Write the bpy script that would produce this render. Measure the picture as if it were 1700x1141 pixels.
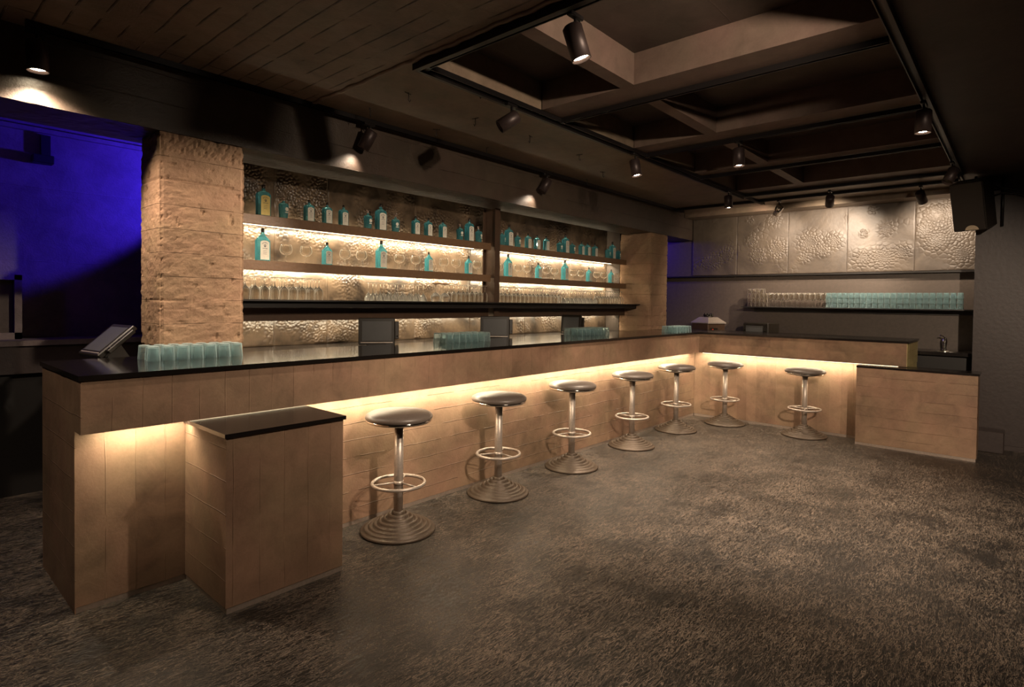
import bpy, math, random
import numpy as np
from mathutils import Vector, Matrix, noise, kdtree
PI = math.pi
rnd = random.Random(7)
COL = bpy.context.scene.collection
for o in list(bpy.data.objects): bpy.data.objects.remove(o)

# ------------------------------------------------------------------ camera
SC = bpy.context.scene
cam = bpy.data.objects.new('camera', bpy.data.cameras.new('camera')); COL.objects.link(cam); SC.camera = cam
A, PITCH, ROLL, FPX = .726, -.019, .013, 953.8
Rv = Vector((math.sin(A), -math.cos(A), 0)); Fv = Vector((math.cos(A), math.sin(A), 0)); Uv = Vector((0, 0, 1))
F2 = (Fv + PITCH*Uv).normalized(); U2 = (Uv - PITCH*Fv).normalized()
R2 = (Rv + ROLL*U2).normalized(); U3 = (U2 - ROLL*Rv).normalized()
cam.matrix_world = Matrix(((R2.x, U3.x, -F2.x, 0), (R2.y, U3.y, -F2.y, 0), (R2.z, U3.z, -F2.z, 1.515), (0, 0, 0, 1)))
cam.data.sensor_width = 36; cam.data.lens = FPX/1700*36
cam.data.shift_y = -(570.5-520.5)/1700
cam.data.clip_start = .05; cam.data.clip_end = 60

# ------------------------------------------------------------------ world, exposure
w = bpy.data.worlds.new('world'); SC.world = w; w.use_nodes = True
w.node_tree.nodes['Background'].inputs[0].default_value = (1, .74, .55, 1)
w.node_tree.nodes['Background'].inputs[1].default_value = .0
SC.view_settings.view_transform = 'Standard'; SC.view_settings.look = 'None'
SC.view_settings.exposure = 0.42; SC.view_settings.gamma = 1
SC.cycles.use_denoising = True
SC.cycles.max_bounces = 16; SC.cycles.transmission_bounces = 16; SC.cycles.transparent_max_bounces = 24; SC.cycles.sample_clamp_indirect = 6
WARM = (1, .79, .59); LED = (1, .85, .60); BLUE = (.05, .02, 1)

def lamp_area(name, loc, direction, sx, sy, power, color, spread=PI, along='X'):
    l = bpy.data.lights.new(name, 'AREA'); l.shape = 'RECTANGLE'; l.size = sx; l.size_y = sy
    l.energy = power; l.color = color; l.spread = spread
    o = bpy.data.objects.new(name, l); COL.objects.link(o)
    d = Vector(direction).normalized(); z = -d
    x = Vector((1, 0, 0)) if along == 'X' else Vector((0, 1, 0))
    x = (x - x.dot(z)*z).normalized(); y = z.cross(x)
    o.matrix_world = Matrix(((x.x, y.x, z.x, loc[0]), (x.y, y.y, z.y, loc[1]), (x.z, y.z, z.z, loc[2]), (0, 0, 0, 1)))
    return o
def lamp_spot(name, loc, aim, power, deg, blend=.6, color=WARM, rad=.03):
    l = bpy.data.lights.new(name, 'SPOT'); l.energy = power; l.color = color
    l.spot_size = math.radians(deg); l.spot_blend = blend; l.shadow_soft_size = rad
    o = bpy.data.objects.new(name, l); COL.objects.link(o)
    o.location = loc; o.rotation_euler = (Vector(aim)-Vector(loc)).to_track_quat('-Z', 'Y').to_euler()
    return o

# LED strips (light) : under the bar overhangs, behind the shelves, under the valance
P_BAR, P_SHELF = 6.2, 6.5
lamp_area('led_light', (4.05, 3.262, .868), (0, .25, -1), 6.6, .03, P_BAR*6.6, LED)
lamp_area('led_light', (7.465, 2.1, .868), (.25, 0, -1), 2.3, .03, P_BAR*2.3, LED, along='Y')
for x0, x1 in ((1.78, 4.56), (4.70, 7.48)):
    for z in (2.085, 1.735):
        lamp_area('led_light', ((x0+x1)/2, 4.690, z+.02), (0, .45, -1), x1-x0, .012, P_SHELF*(x1-x0), LED)
        lamp_area('led_light', ((x0+x1)/2, 4.690, z+.06), (0, .45, 1), x1-x0, .012, P_SHELF*(.17 if z > 2 else .3)*(x1-x0), LED)
    lamp_area('led_light', ((x0+x1)/2, 4.60, 1.345), (0, .8, -1), x1-x0, .02, P_SHELF*.5*(x1-x0), LED)
# blue stage light in the room behind
lamp_spot('blue_light', (2.3, 5.15, 2.5), (1.0, 6.0, 2.62), 110, 72, .25, BLUE, .05)
lamp_spot('blue_light', (-1.0, 4.9, 2.5), (.4, 6.0, 2.4), 10, 100, 1, (.16, .03, 1), .1)  # weak violet fill added for the dim left part of the wall
for bx, by, bz in ((2.33, 5.12, 2.55), (-1.0, 4.86, 2.56)):
    BLUE_CANS = globals().setdefault('BLUE_CANS', []); BLUE_CANS.append((bx, by, bz))
lamp_spot('blue_light', (8.0, 5.2, 2.6), (8.88, 4.6, 2.1), 25, 100, 1, (.08, .02, 1), .06)

# ------------------------------------------------------------------ node materials
def newmat(name):
    m = bpy.data.materials.new(name); m.use_nodes = True
    nt = m.node_tree; b = nt.nodes['Principled BSDF']
    return m, nt, b
def N(nt, typ, ins=None, **kw):
    n = nt.nodes.new(typ)
    for k, v in kw.items(): setattr(n, k, v)
    for k, v in (ins or {}).items():
        if isinstance(v, bpy.types.NodeSocket): nt.links.new(v, n.inputs[k])
        else: n.inputs[k].default_value = v
    return n
def math_(nt, op, a, b=None, c=None, clamp=False):
    ins = {0: a}
    if b is not None: ins[1] = b
    if c is not None: ins[2] = c
    n = N(nt, 'ShaderNodeMath', ins, operation=op); n.use_clamp = clamp
    return n.outputs[0]
def ramp(nt, fac, stops):
    n = N(nt, 'ShaderNodeValToRGB', {'Fac': fac}); cr = n.color_ramp
    while len(cr.elements) > len(stops): cr.elements.remove(cr.elements[-1])
    while len(cr.elements) < len(stops): cr.elements.new(1)
    for e, (p, c) in zip(cr.elements, stops):
        e.position = p; e.color = (*c, 1) if isinstance(c, tuple) else (c, c, c, 1)
    return n.outputs['Color']
def coords(nt, scale=(1, 1, 1), rot=(0, 0, 0)):
    t = N(nt, 'ShaderNodeTexCoord')
    return N(nt, 'ShaderNodeMapping', {'Vector': t.outputs['Object'], 'Scale': scale, 'Rotation': rot}).outputs[0]
def noise_(nt, vec, scale, detail=6, rough=.6, dist=0):
    return N(nt, 'ShaderNodeTexNoise', {'Vector': vec, 'Scale': scale, 'Detail': detail, 'Roughness': rough, 'Distortion': dist}).outputs['Fac']
def simple(name, col, rough=.5, metal=0, spec=.5, bump=0, bscale=60, coat=0):
    m, nt, b = newmat(name)
    b.inputs['Base Color'].default_value = (*col, 1); b.inputs['Roughness'].default_value = rough
    b.inputs['Metallic'].default_value = metal; b.inputs['Specular IOR Level'].default_value = spec
    b.inputs['Coat Weight'].default_value = coat
    v = coords(nt)
    n = noise_(nt, v, bscale, 5)
    c = ramp(nt, n, [(0.25, tuple(x*.85 for x in col)), (.75, tuple(min(1, x*1.15) for x in col))])
    nt.links.new(c, b.inputs['Base Color'])
    if bump:
        bn = N(nt, 'ShaderNodeBump', {'Height': n, 'Strength': bump, 'Distance': .01})
        nt.links.new(bn.outputs[0], b.inputs['Normal'])
    return m
def board_concrete(name, col, axes, row, width, rough=.55, seam=.35, mottle=.5, bumpd=.006, grain=.35, var=.05, spec=.35, dark=0, mort=.0035):
    """board-marked plaster: axes = (along, across) object axes; raised broken seam lines"""
    m, nt, b = newmat(name)
    t = N(nt, 'ShaderNodeTexCoord'); s = N(nt, 'ShaderNodeSeparateXYZ', {0: t.outputs['Object']})
    warp = N(nt, 'ShaderNodeTexNoise', {'Vector': t.outputs['Object'], 'Scale': 3.0, 'Detail': 3})
    wv = math_(nt, 'MULTIPLY_ADD', warp.outputs['Fac'], .02, -.01)
    a = s.outputs['XYZ'.index(axes[0])]; c = math_(nt, 'ADD', s.outputs['XYZ'.index(axes[1])], wv)
    v = N(nt, 'ShaderNodeCombineXYZ', {0: a, 1: c}).outputs[0]
    br = N(nt, 'ShaderNodeTexBrick', {'Vector': v, 'Scale': 1, 'Mortar Size': mort, 'Mortar Smooth': .6, 'Brick Width': width, 'Row Height': row,
                                      'Color1': (0, 0, 0, 1), 'Color2': (1, 1, 1, 1), 'Mortar': (.5, .5, .5, 1)})
    br.offset = .37; br.offset_frequency = 2
    obj = t.outputs['Object']
    big = noise_(nt, obj, 1.7, 4, .6); mid = noise_(nt, obj, 7, 8, .65, .6); fine = noise_(nt, obj, 70, 6, .6)
    gap = noise_(nt, obj, 5, 2)
    seamf = math_(nt, 'MULTIPLY', br.outputs['Fac'], math_(nt, 'MULTIPLY', math_(nt, 'SUBTRACT', gap, .40), 6, clamp=True))
    plank = N(nt, 'ShaderNodeRGBToBW', {0: br.outputs['Color']}).outputs[0]
    k = math_(nt, 'MULTIPLY_ADD', math_(nt, 'SUBTRACT', big, .5), mottle*2.2, 1)
    k = math_(nt, 'MULTIPLY_ADD', math_(nt, 'SUBTRACT', mid, .5), mottle*2.0, k)
    k = math_(nt, 'MULTIPLY_ADD', math_(nt, 'SUBTRACT', plank, .5), var*2, k)
    k = math_(nt, 'MULTIPLY_ADD', math_(nt, 'SUBTRACT', fine, .5), .25, k)
    if dark: k = math_(nt, 'MULTIPLY', k, math_(nt, 'MULTIPLY_ADD', seamf, -dark, 1))
    mix = N(nt, 'ShaderNodeVectorMath', {0: col, 3: k}, operation='SCALE')
    hv = noise_(nt, obj, 3.1, 3, .5, .4)
    tn = ramp(nt, hv, [(.35, (1.0, .93, .90)), (.65, (.97, 1.0, .92))])
    mixt = N(nt, 'ShaderNodeVectorMath', {0: mix.outputs[0], 1: tn}, operation='MULTIPLY')
    nt.links.new(mixt.outputs[0], b.inputs['Base Color'])
    b.inputs['Roughness'].default_value = rough; b.inputs['Specular IOR Level'].default_value = spec
    h = math_(nt, 'MULTIPLY', seamf, seam)
    h = math_(nt, 'MULTIPLY_ADD', mid, grain*.6, h); h = math_(nt, 'MULTIPLY_ADD', fine, grain*.25, h)
    h = math_(nt, 'MULTIPLY_ADD', plank, .05, h)
    bn = N(nt, 'ShaderNodeBump', {'Height': h, 'Strength': .9, 'Distance': bumpd*2})
    nt.links.new(bn.outputs[0], b.inputs['Normal'])
    return m
def glass(name, tint, base=.3, gloss=.0, body=0.0, bodycol=(0, .3, .3), ior=1.45, rim=(1, .96, .88), rimw=.9):
    """refracting glass with a share of straight see-through"""
    m, nt, b = newmat(name); nt.nodes.remove(b)
    out = nt.nodes['Material Output']
    gb = N(nt, 'ShaderNodeBsdfGlass', {'Color': (*tint, 1), 'Roughness': gloss, 'IOR': ior})
    tr = N(nt, 'ShaderNodeBsdfTransparent', {'Color': (*tint, 1)})
    last = N(nt, 'ShaderNodeMixShader', {0: base, 1: gb.outputs[0], 2: tr.outputs[0]}).outputs[0]
    # bright refracted outlines put in as pale colour on edge-on faces
    fc = math_(nt, 'POWER', N(nt, 'ShaderNodeLayerWeight', {'Blend': .5}).outputs['Facing'], 3.0)
    fc = math_(nt, 'MULTIPLY', fc, rimw, clamp=True)
    rt = N(nt, 'ShaderNodeBsdfTranslucent', {'Color': (*rim, 1)}); rd = N(nt, 'ShaderNodeBsdfDiffuse', {'Color': (*rim, 1)})
    rm = N(nt, 'ShaderNodeMixShader', {0: .5, 1: rt.outputs[0], 2: rd.outputs[0]})
    last = N(nt, 'ShaderNodeMixShader', {0: fc, 1: last, 2: rm.outputs[0]}).outputs[0]
    if body:
        tl = N(nt, 'ShaderNodeBsdfTranslucent', {'Color': (*bodycol, 1)}); df = N(nt, 'ShaderNodeBsdfDiffuse', {'Color': (*bodycol, 1)})
        bd = N(nt, 'ShaderNodeMixShader', {0: .5, 1: tl.outputs[0], 2: df.outputs[0]})
        last = N(nt, 'ShaderNodeMixShader', {0: body, 1: last, 2: bd.outputs[0]}).outputs[0]
    nt.links.new(last, out.inputs['Surface'])
    return m
def emit(name, col, s):
    m, nt, b = newmat(name)
    b.inputs['Base Color'].default_value = (0, 0, 0, 1)
    b.inputs['Emission Color'].default_value = (*col, 1); b.inputs['Emission Strength'].default_value = s
    return m

BARC = (.285, .182, .125)
M = {}
M['fascia'] = board_concrete('plaster_vertical_boards', BARC, 'ZX', .13, 2.2, grain=.25, seam=.25)
M['plank_h'] = board_concrete('plaster_horizontal_boards', BARC, 'XZ', .115, 9, seam=1.3)
M['end_face'] = board_concrete('plaster_end_boards', BARC, 'YZ', .16, 9, seam=.6)
M['fascia_r'] = board_concrete('plaster_mottled_boards', (.18, .112, .074), 'YZ', .1, .5, seam=.05, mottle=.7, var=.22)
M['plank_v'] = board_concrete('plaster_upright_boards', BARC, 'ZY', .12, 2, mottle=.45, var=.10, seam=.15)
M['plank_hy'] = board_concrete('plaster_long_boards', BARC, 'YZ', .108, 9, seam=-.5, grain=.15)
M['column'] = board_concrete('raw_board_marked_concrete', (.40, .26, .17), 'XZ', .15, 4, dark=.35, seam=-.35, mottle=.35, grain=.8, bumpd=.010, rough=.75)
M['beam'] = board_concrete('black_painted_board_concrete', (.062, .045, .035), 'XZ', .17, 5, seam=.5, mottle=.4, grain=.5, rough=.42, bumpd=.008, spec=.5)
M['ceil_b'] = board_concrete('black_painted_ceiling_boards', (.21, .158, .125), 'YX', .117, 6, mort=.007, dark=.75, seam=.9, mottle=.55, grain=.5, rough=.45, bumpd=.008, spec=.5)
M['ceil_s'] = board_concrete('dark_painted_smooth_ceiling', (.18, .135, .10), 'XY', 1.3, 4, seam=.1, mottle=.5, grain=.3, rough=.5, spec=.5)
M['rib'] = board_concrete('dark_painted_ribs', (.13, .09, .075), 'YZ', .4, 4, seam=.1, mottle=.4, grain=.3, rough=.55)
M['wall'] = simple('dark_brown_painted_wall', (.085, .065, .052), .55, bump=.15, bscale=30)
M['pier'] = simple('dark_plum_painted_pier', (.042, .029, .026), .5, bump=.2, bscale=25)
M['wall_blue'] = board_concrete('rough_painted_wall', (.20, .16, .16), 'XZ', .6, 4, seam=.2, mottle=.5, grain=.8, rough=.5)
M['black'] = simple('matt_black', (.012, .010, .009), .45)
M['black_gloss'] = simple('polished_black_top', (.010, .008, .007), 0.11, spec=.45, bscale=8)
M['slab'] = simple('black_slab_top', (.012, .009, .008), .22, spec=.5, bscale=8)
M['track'] = simple('black_track_metal', (.012, .010, .010), .35, metal=.3)
M['steel_brown'] = simple('brown_steel', (.085, .05, .032), .4, metal=.2, bump=.1, bscale=25)
M['wood'] = simple('brown_shelf_board', (.20, .115, .062), .45, bump=.25, bscale=35)
M['toe'] = simple('aluminium_toe_strip', (.55, .45, .38), .35, metal=.6)
M['chrome'] = simple('polished_chrome', (.75, .72, .68), .08, metal=1, bscale=4)
M['steel'] = simple('brushed_steel', (.55, .47, .41), .42, metal=.55, bscale=90)
M['iron'] = simple('cast_iron', (.11, .08, .058), .42, metal=.35, bump=.3, bscale=80)
M['leather'] = simple('grey_brown_leather', (.13, .103, .087), .42, spec=.6, bump=.08, bscale=140)
M['bottle'] = glass('teal_bottle_glass', (.58, .92, .97), .15, .02, .28, (.16, .64, .76), 1.4, (.55, .95, 1), .6)
M['cap'] = simple('dark_cap', (.02, .015, .012), .3)
M['cork'] = simple('silver_stopper', (.55, .42, .35), .25, metal=.7)
M['label'] = simple('cream_label', (.95, .87, .74), .6, bscale=20)
M['label_y'] = simple('yellow_label', (.85, .68, .22), .6, bscale=20)
M['ink'] = simple('dark_label_ink', (.05, .05, .07), .6)
M['clear'] = glass('clear_glass', (.99, .98, .96), .25, .0)
M['teal'] = glass('pale_teal_glass', (.93, .98, .985), .15, .0, .13, (.55, .74, .76), 1.45, (.80, .97, .97), 1.0)
M['screen'] = simple('grey_screen_glass', (.085, .085, .085), .28, spec=.6, bscale=5)
M['plastic'] = simple('dark_plastic', (.018, .014, .010), .4, bscale=30)
M['spotcan'] = simple('dark_bronze_lamp_housing', (.045, .030, .028), .45, metal=.4)
M['lens'] = emit('glowing_lamp_lens', (1, .85, .6), 60)
M['lens_off'] = simple('dark_lamp_glass', (.05, .04, .03), .15)
M['led'] = emit('led_strip_glow', (1, .80, .50), 5)
M['amber'] = simple('amber_coaster', (.30, .08, .02), .4)
M['red'] = simple('red_switch', (.7, .06, .03), .4)
M['cable'] = simple('black_cable', (.012, .01, .01), .5)
M['badge'] = simple('beige_badge', (.42, .34, .24), .5)

def floor_mat():
    m, nt, b = newmat('dark_sealed_flake_floor')
    t = N(nt, 'ShaderNodeTexCoord'); lay = None
    wob = N(nt, 'ShaderNodeTexNoise', {'Vector': t.outputs['Object'], 'Scale': 5, 'Detail': 2})
    vec = N(nt, 'ShaderNodeVectorMath', {0: wob.outputs['Color'], 3: .05}, operation='SCALE').outputs[0]
    vec = N(nt, 'ShaderNodeVectorMath', {0: vec, 1: t.outputs['Object']}, operation='ADD').outputs[0]
    for i, (ang, sx, sy) in enumerate(((.2, 8, 44), (1.25, 10, 56), (2.3, 7, 40), (2.85, 11, 64), (.75, 9, 50))):
        mp = N(nt, 'ShaderNodeMapping', {'Vector': vec, 'Rotation': (0, 0, ang), 'Scale': (sx, sy, 1), 'Location': (i*7.3, i*3.1, 0)}).outputs[0]
        n_ = noise_(nt, mp, 1, 3, .6, .4)
        rg = math_(nt, 'SUBTRACT', 1, math_(nt, 'ABSOLUTE', math_(nt, 'MULTIPLY_ADD', n_, 2, -1)))
        rg = N(nt, 'ShaderNodeMapRange', {'Value': rg, 1: .962, 2: 1.0}).outputs[0]
        mk = N(nt, 'ShaderNodeMapRange', {'Value': noise_(nt, N(nt, 'ShaderNodeMapping', {'Vector': t.outputs['Object'], 'Location': (i*11, i*5, 0)}).outputs[0], 3.2, 3), 1: .40, 2: .56, 3: .15}).outputs[0]
        f = math_(nt, 'MULTIPLY', rg, mk)
        lay = f if lay is None else math_(nt, 'MAXIMUM', lay, f)
    wear = noise_(nt, t.outputs['Object'], 1.1, 6, .65, .5)
    wearf = N(nt, 'ShaderNodeMapRange', {'Value': wear, 1: .36, 2: .66}).outputs[0]
    fine = noise_(nt, t.outputs['Object'], 55, 6, .7)
    k = math_(nt, 'MULTIPLY', lay, math_(nt, 'MULTIPLY_ADD', wearf, .35, .75))
    k = math_(nt, 'MULTIPLY_ADD', fine, .25, k)
    c = ramp(nt, k, [(.10, (.006, .0046, .0036)), (.35, (.020, .0152, .0115)), (.95, (.26, .195, .145))])
    nt.links.new(c, b.inputs['Base Color'])
    r = math_(nt, 'MULTIPLY_ADD', k, .2, .33); nt.links.new(r, b.inputs['Roughness'])
    b.inputs['Specular IOR Level'].default_value = .5
    h = math_(nt, 'MULTIPLY_ADD', fine, .3, lay)
    bn = N(nt, 'ShaderNodeBump', {'Height': h, 'Strength': .6, 'Distance': .003})
    nt.links.new(bn.outputs[0], b.inputs['Normal'])
    return m
def crackle_mat(name, c0, c1, rough):
    m, nt, b = newmat(name)
    v = coords(nt); n1 = noise_(nt, v, 2.4, 6, .62, .8); n2 = noise_(nt, v, 14, 5, .6)
    k = math_(nt, 'MULTIPLY_ADD', n2, .3, n1)
    nt.links.new(ramp(nt, k, [(.48, c0), (.82, c1)]), b.inputs['Base Color'])
    b.inputs['Roughness'].default_value = rough; b.inputs['Specular IOR Level'].default_value = .6
    bn = N(nt, 'ShaderNodeBump', {'Height': math_(nt, 'MULTIPLY_ADD', n1, 2.0, n2), 'Strength': .25, 'Distance': .01})
    nt.links.new(bn.outputs[0], b.inputs['Normal'])
    return m
M['floor'] = floor_mat()
M['crackle'] = crackle_mat('crackled_black_panel', (.055, .042, .032), (.10, .078, .058), .5)
M['crackle_n'] = crackle_mat('smoked_crackled_panel', (.016, .010, .0065), (.125, .085, .054), .34)

# ------------------------------------------------------------------ mesh helpers
class MB:
    def __init__(s): s.v = []; s.f = []; s.sm = []
    def add(s, vs, fs, smooth=False, mtx=None):
        o = len(s.v)
        s.v += [tuple((mtx @ Vector(v))) if mtx else tuple(v) for v in vs]
        s.f += [tuple(i+o for i in f) for f in fs]; s.sm += [smooth]*len(fs); return s
    def box(s, x0, y0, z0, x1, y1, z1, mtx=None, bev=0):
        if bev: return s.bevbox(x0, y0, z0, x1, y1, z1, bev, mtx)
        v = [(x, y, z) for x in (x0, x1) for y in (y0, y1) for z in (z0, z1)]
        f = [(0, 1, 3, 2), (4, 6, 7, 5), (0, 4, 5, 1), (2, 3, 7, 6), (0, 2, 6, 4), (1, 5, 7, 3)]
        return s.add(v, f, mtx=mtx)
    def bevbox(s, x0, y0, z0, x1, y1, z1, b, mtx=None):
        p = [(x0+b, y0), (x1-b, y0), (x1, y0+b), (x1, y1-b), (x1-b, y1), (x0+b, y1), (x0, y1-b), (x0, y0+b)]
        q = [(x0+b, y0+b), (x1-b, y0+b), (x1-b, y0+b), (x1-b, y1-b), (x1-b, y1-b), (x0+b, y1-b), (x0+b, y1-b), (x0+b, y0+b)]
        r = [[(*a, z0) for a in q], [(*a, z0+b) for a in p], [(*a, z1-b) for a in p], [(*a, z1) for a in q]]
        v = sum(r, []); f = []
        for k in range(3):
            for i in range(8): j = (i+1) % 8; f.append((k*8+i, k*8+j, k*8+8+j, k*8+8+i))
        f += [tuple(reversed(range(8))), tuple(range(24, 32))]
        return s.add(v, f, mtx=mtx)
    def prism(s, poly, z0, z1, mtx=None, smooth=False):
        n = len(poly)
        v = [(*p, z0) for p in poly]+[(*p, z1) for p in poly]
        f = [tuple(reversed(range(n))), tuple(range(n, 2*n))]+[(i, (i+1) % n, n+(i+1) % n, n+i) for i in range(n)]
        return s.add(v, f, mtx=mtx)
    def lathe(s, prof, n=24, mtx=None, smooth=True, sx=1, sy=1, cap0=True, cap1=True):
        v = []; f = []
        for r, z in prof:
            for i in range(n):
                a = 2*PI*i/n; v.append((r*math.cos(a)*sx, r*math.sin(a)*sy, z))
        for k in range(len(prof)-1):
            for i in range(n): j = (i+1) % n; f.append((k*n+i, k*n+j, (k+1)*n+j, (k+1)*n+i))
        if cap0: f.append(tuple(reversed(range(n))))
        if cap1: f.append(tuple(range((len(prof)-1)*n, len(prof)*n)))
        return s.add(v, f, smooth, mtx)
    def tube(s, pts, r, n=8, closed=False, smooth=True, mtx=None):
        pts = [Vector(p) for p in pts]; v = []; f = []; m = len(pts); up = None
        for i, p in enumerate(pts):
            a = pts[(i-1) % m] if (closed or i) else p; b = pts[(i+1) % m] if (closed or i < m-1) else p
            t = (b-a).normalized()
            if up is None: up = t.orthogonal().normalized()
            u = (up - up.dot(t)*t).normalized(); up = u; w_ = t.cross(u)
            for k in range(n):
                c = 2*PI*k/n; v.append(p+r*(math.cos(c)*u+math.sin(c)*w_))
        for i in range(m if closed else m-1):
            for k in range(n):
                j = (i+1) % m; f.append((i*n+k, i*n+(k+1) % n, j*n+(k+1) % n, j*n+k))
        if not closed: f += [tuple(reversed(range(n))), tuple(range((m-1)*n, m*n))]
        return s.add(v, f, smooth, mtx)
    def rings(s, rings, smooth=True, mtx=None):
        n = len(rings[0]); v = sum([list(r) for r in rings], []); f = []
        for k in range(len(rings)-1):
            for i in range(n): j = (i+1) % n; f.append((k*n+i, k*n+j, (k+1)*n+j, (k+1)*n+i))
        f += [tuple(reversed(range(n))), tuple(range((len(rings)-1)*n, len(rings)*n))]
        return s.add(v, f, smooth, mtx)
    def build(s, name, mat, parent=None, loc=(0, 0, 0), rotz=0):
        me = bpy.data.meshes.new(name); me.from_pydata(s.v, [], s.f)
        me.polygons.foreach_set('use_smooth', s.sm); me.materials.append(mat); me.update()
        o = bpy.data.objects.new(name, me); COL.objects.link(o)
        o.location = loc; o.rotation_euler = (0, 0, rotz)
        if parent: o.parent = parent
        return o
def tag(o, label=None, cat=None, group=None, kind=None):
    if label: o['label'] = label
    if cat: o['category'] = cat
    if group: o['group'] = group
    if kind: o['kind'] = kind
    return o
def thing(name, label, cat, loc=(0, 0, 0), rotz=0, group=None):
    o = bpy.data.objects.new(name, None); COL.objects.link(o); o.empty_display_size = .05
    o.location = loc; o.rotation_euler = (0, 0, rotz)
    return tag(o, label, cat, group)
def struct(o, label=None):
    o['kind'] = 'structure'
    if label: o['label'] = label
    return o
def dup(root, loc, rotz=None, label=None, group=None, scale=None):
    def cp(o, par):
        c = o.copy(); COL.objects.link(c); c.parent = par
        for ch in kids.get(o, []): cp(ch, c)
        return c
    kids = {}
    def walk(o):
        kids[o] = list(o.children)
        for c in kids[o]: walk(c)
    walk(root)
    r = cp(root, None); r.location = loc
    if rotz is not None: r.rotation_euler = (0, 0, rotz)
    if scale: r.scale = (scale,)*3
    if label: r['label'] = label
    if group: r['group'] = group
    return r
def place(first, used, loc, rotz=None, label=None, group=None):
    """the first time the source itself is moved, afterwards a copy of it"""
    if not used.get(first):
        used[first] = 1; first.location = loc
        if rotz is not None: first.rotation_euler = (0, 0, rotz)
        if label: first['label'] = label
        if group: first['group'] = group
        return first
    return dup(first, loc, rotz, label, group)
USED = {}
ORD = ['first', 'second', 'third', 'fourth', 'fifth', 'sixth', 'seventh', 'eighth', 'ninth', 'tenth', 'eleventh', 'twelfth', 'thirteenth', 'fourteenth', 'fifteenth', 'sixteenth']

def box_obj(name, mat, x0, y0, z0, x1, y1, z1, parent=None, bev=0):
    return MB().box(x0, y0, z0, x1, y1, z1, bev=bev).build(name, mat, parent)

# ------------------------------------------------------------------ setting
ZC = 2.95
struct(box_obj('floor', M['floor'], -4, -5, -.08, 10.2, 6.3, 0))
# ceiling with a rectangular coffered opening x 2.25..7.6, y .55..2.72
struct(box_obj('ceiling', M['ceil_b'], -4, -5, ZC, 2.16, 6.3, ZC+.55))
M['ceil_k'] = board_concrete('black_cells_shaded_ceiling', (.055, .040, .034), 'XY', 1.3, 4, seam=.1, mottle=.5, grain=.3, rough=.5, spec=.4)  # cells are painted black; right-hand ceiling has its shade put into this colour
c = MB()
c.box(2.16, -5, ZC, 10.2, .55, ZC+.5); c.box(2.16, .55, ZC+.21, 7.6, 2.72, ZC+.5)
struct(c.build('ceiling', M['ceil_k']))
c = MB()
c.box(2.16, 2.72, ZC, 10.2, 6.3, ZC+.5); c.box(7.6, .55, ZC, 10.2, 2.72, ZC+.5); c.box(2.16, .55, ZC, 2.25, 2.72, ZC+.21)
struct(c.build('ceiling', M['ceil_s']))
# rough ridge where the boarded slab stops
rd = MB(); k = 0
pts = []
y = -1.0
while y < 3.99:
    pts.append((2.17+.018*noise.noise((y*9, 0, 0)), y, ZC+.004*noise.noise((y*14, 3, 0)))); y += .03
rd.tube(pts, .016, 6)
struct(rd.build('trim_1', M['ceil_b']))
rb = MB()
for x0, x1 in ((3.36, 3.62), (4.72, 4.97), (6.03, 6.25), (7.27, 7.55)):
    rb.box(x0, .56, ZC+.005, x1, 2.71, ZC+.21)
for x0, x1 in ((2.26, 3.36), (3.62, 4.72), (4.97, 6.03), (6.25, 7.27)):
    rb.box(x0, 1.94, ZC+.005, x1, 2.04, ZC+.21)
struct(rb.build('ceiling_ribs', M['rib']))
# deep beam above the back bar
bm = MB(); n = 200
struct(box_obj('ceiling_beam', M['beam'], -4, 4.0, 2.55, 8.86, 4.44, ZC))
struct(box_obj('ceiling_bulkhead', M['ceil_s'], 8.55, -1, 2.875, 8.88, 3.99, ZC))
struct(box_obj('wall_back', M['wall_blue'], -4, 6.0, 0, 10.2, 6.3, ZC))
struct(box_obj('wall_right', M['wall'], 8.88, -5, 0, 9.1, 6.0, ZC))
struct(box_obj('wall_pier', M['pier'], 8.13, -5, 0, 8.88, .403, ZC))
struct(box_obj('wall_left', M['wall'], -4.2, -5, 0, -4, 6.3, ZC))
struct(box_obj('wall_front', M['wall'], -4, -5.2, 0, 8.13, -5, ZC))
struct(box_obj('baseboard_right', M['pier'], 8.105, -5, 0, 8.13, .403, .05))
struct(box_obj('trim_2', M['wall_blue'], -4, 5.96, 2.84, 8.87, 6.0, 2.875))
struct(box_obj('wall_niche_side', M['wall'], 7.52, 4.53, 0, 7.9, 4.774, ZC))
struct(box_obj('wall_niche', M['wall'], 1.62, 4.775, 0, 7.9, 4.87, ZC))
# low dark plinth between the small end box and the pier
tag(MB().box(7.85, .112, 0, 8.10, .38, .22, bev=.006).build('floor_plinth', M['pier']), 'low dark plinth on the floor between right box and wall pier', 'plinth')

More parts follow.
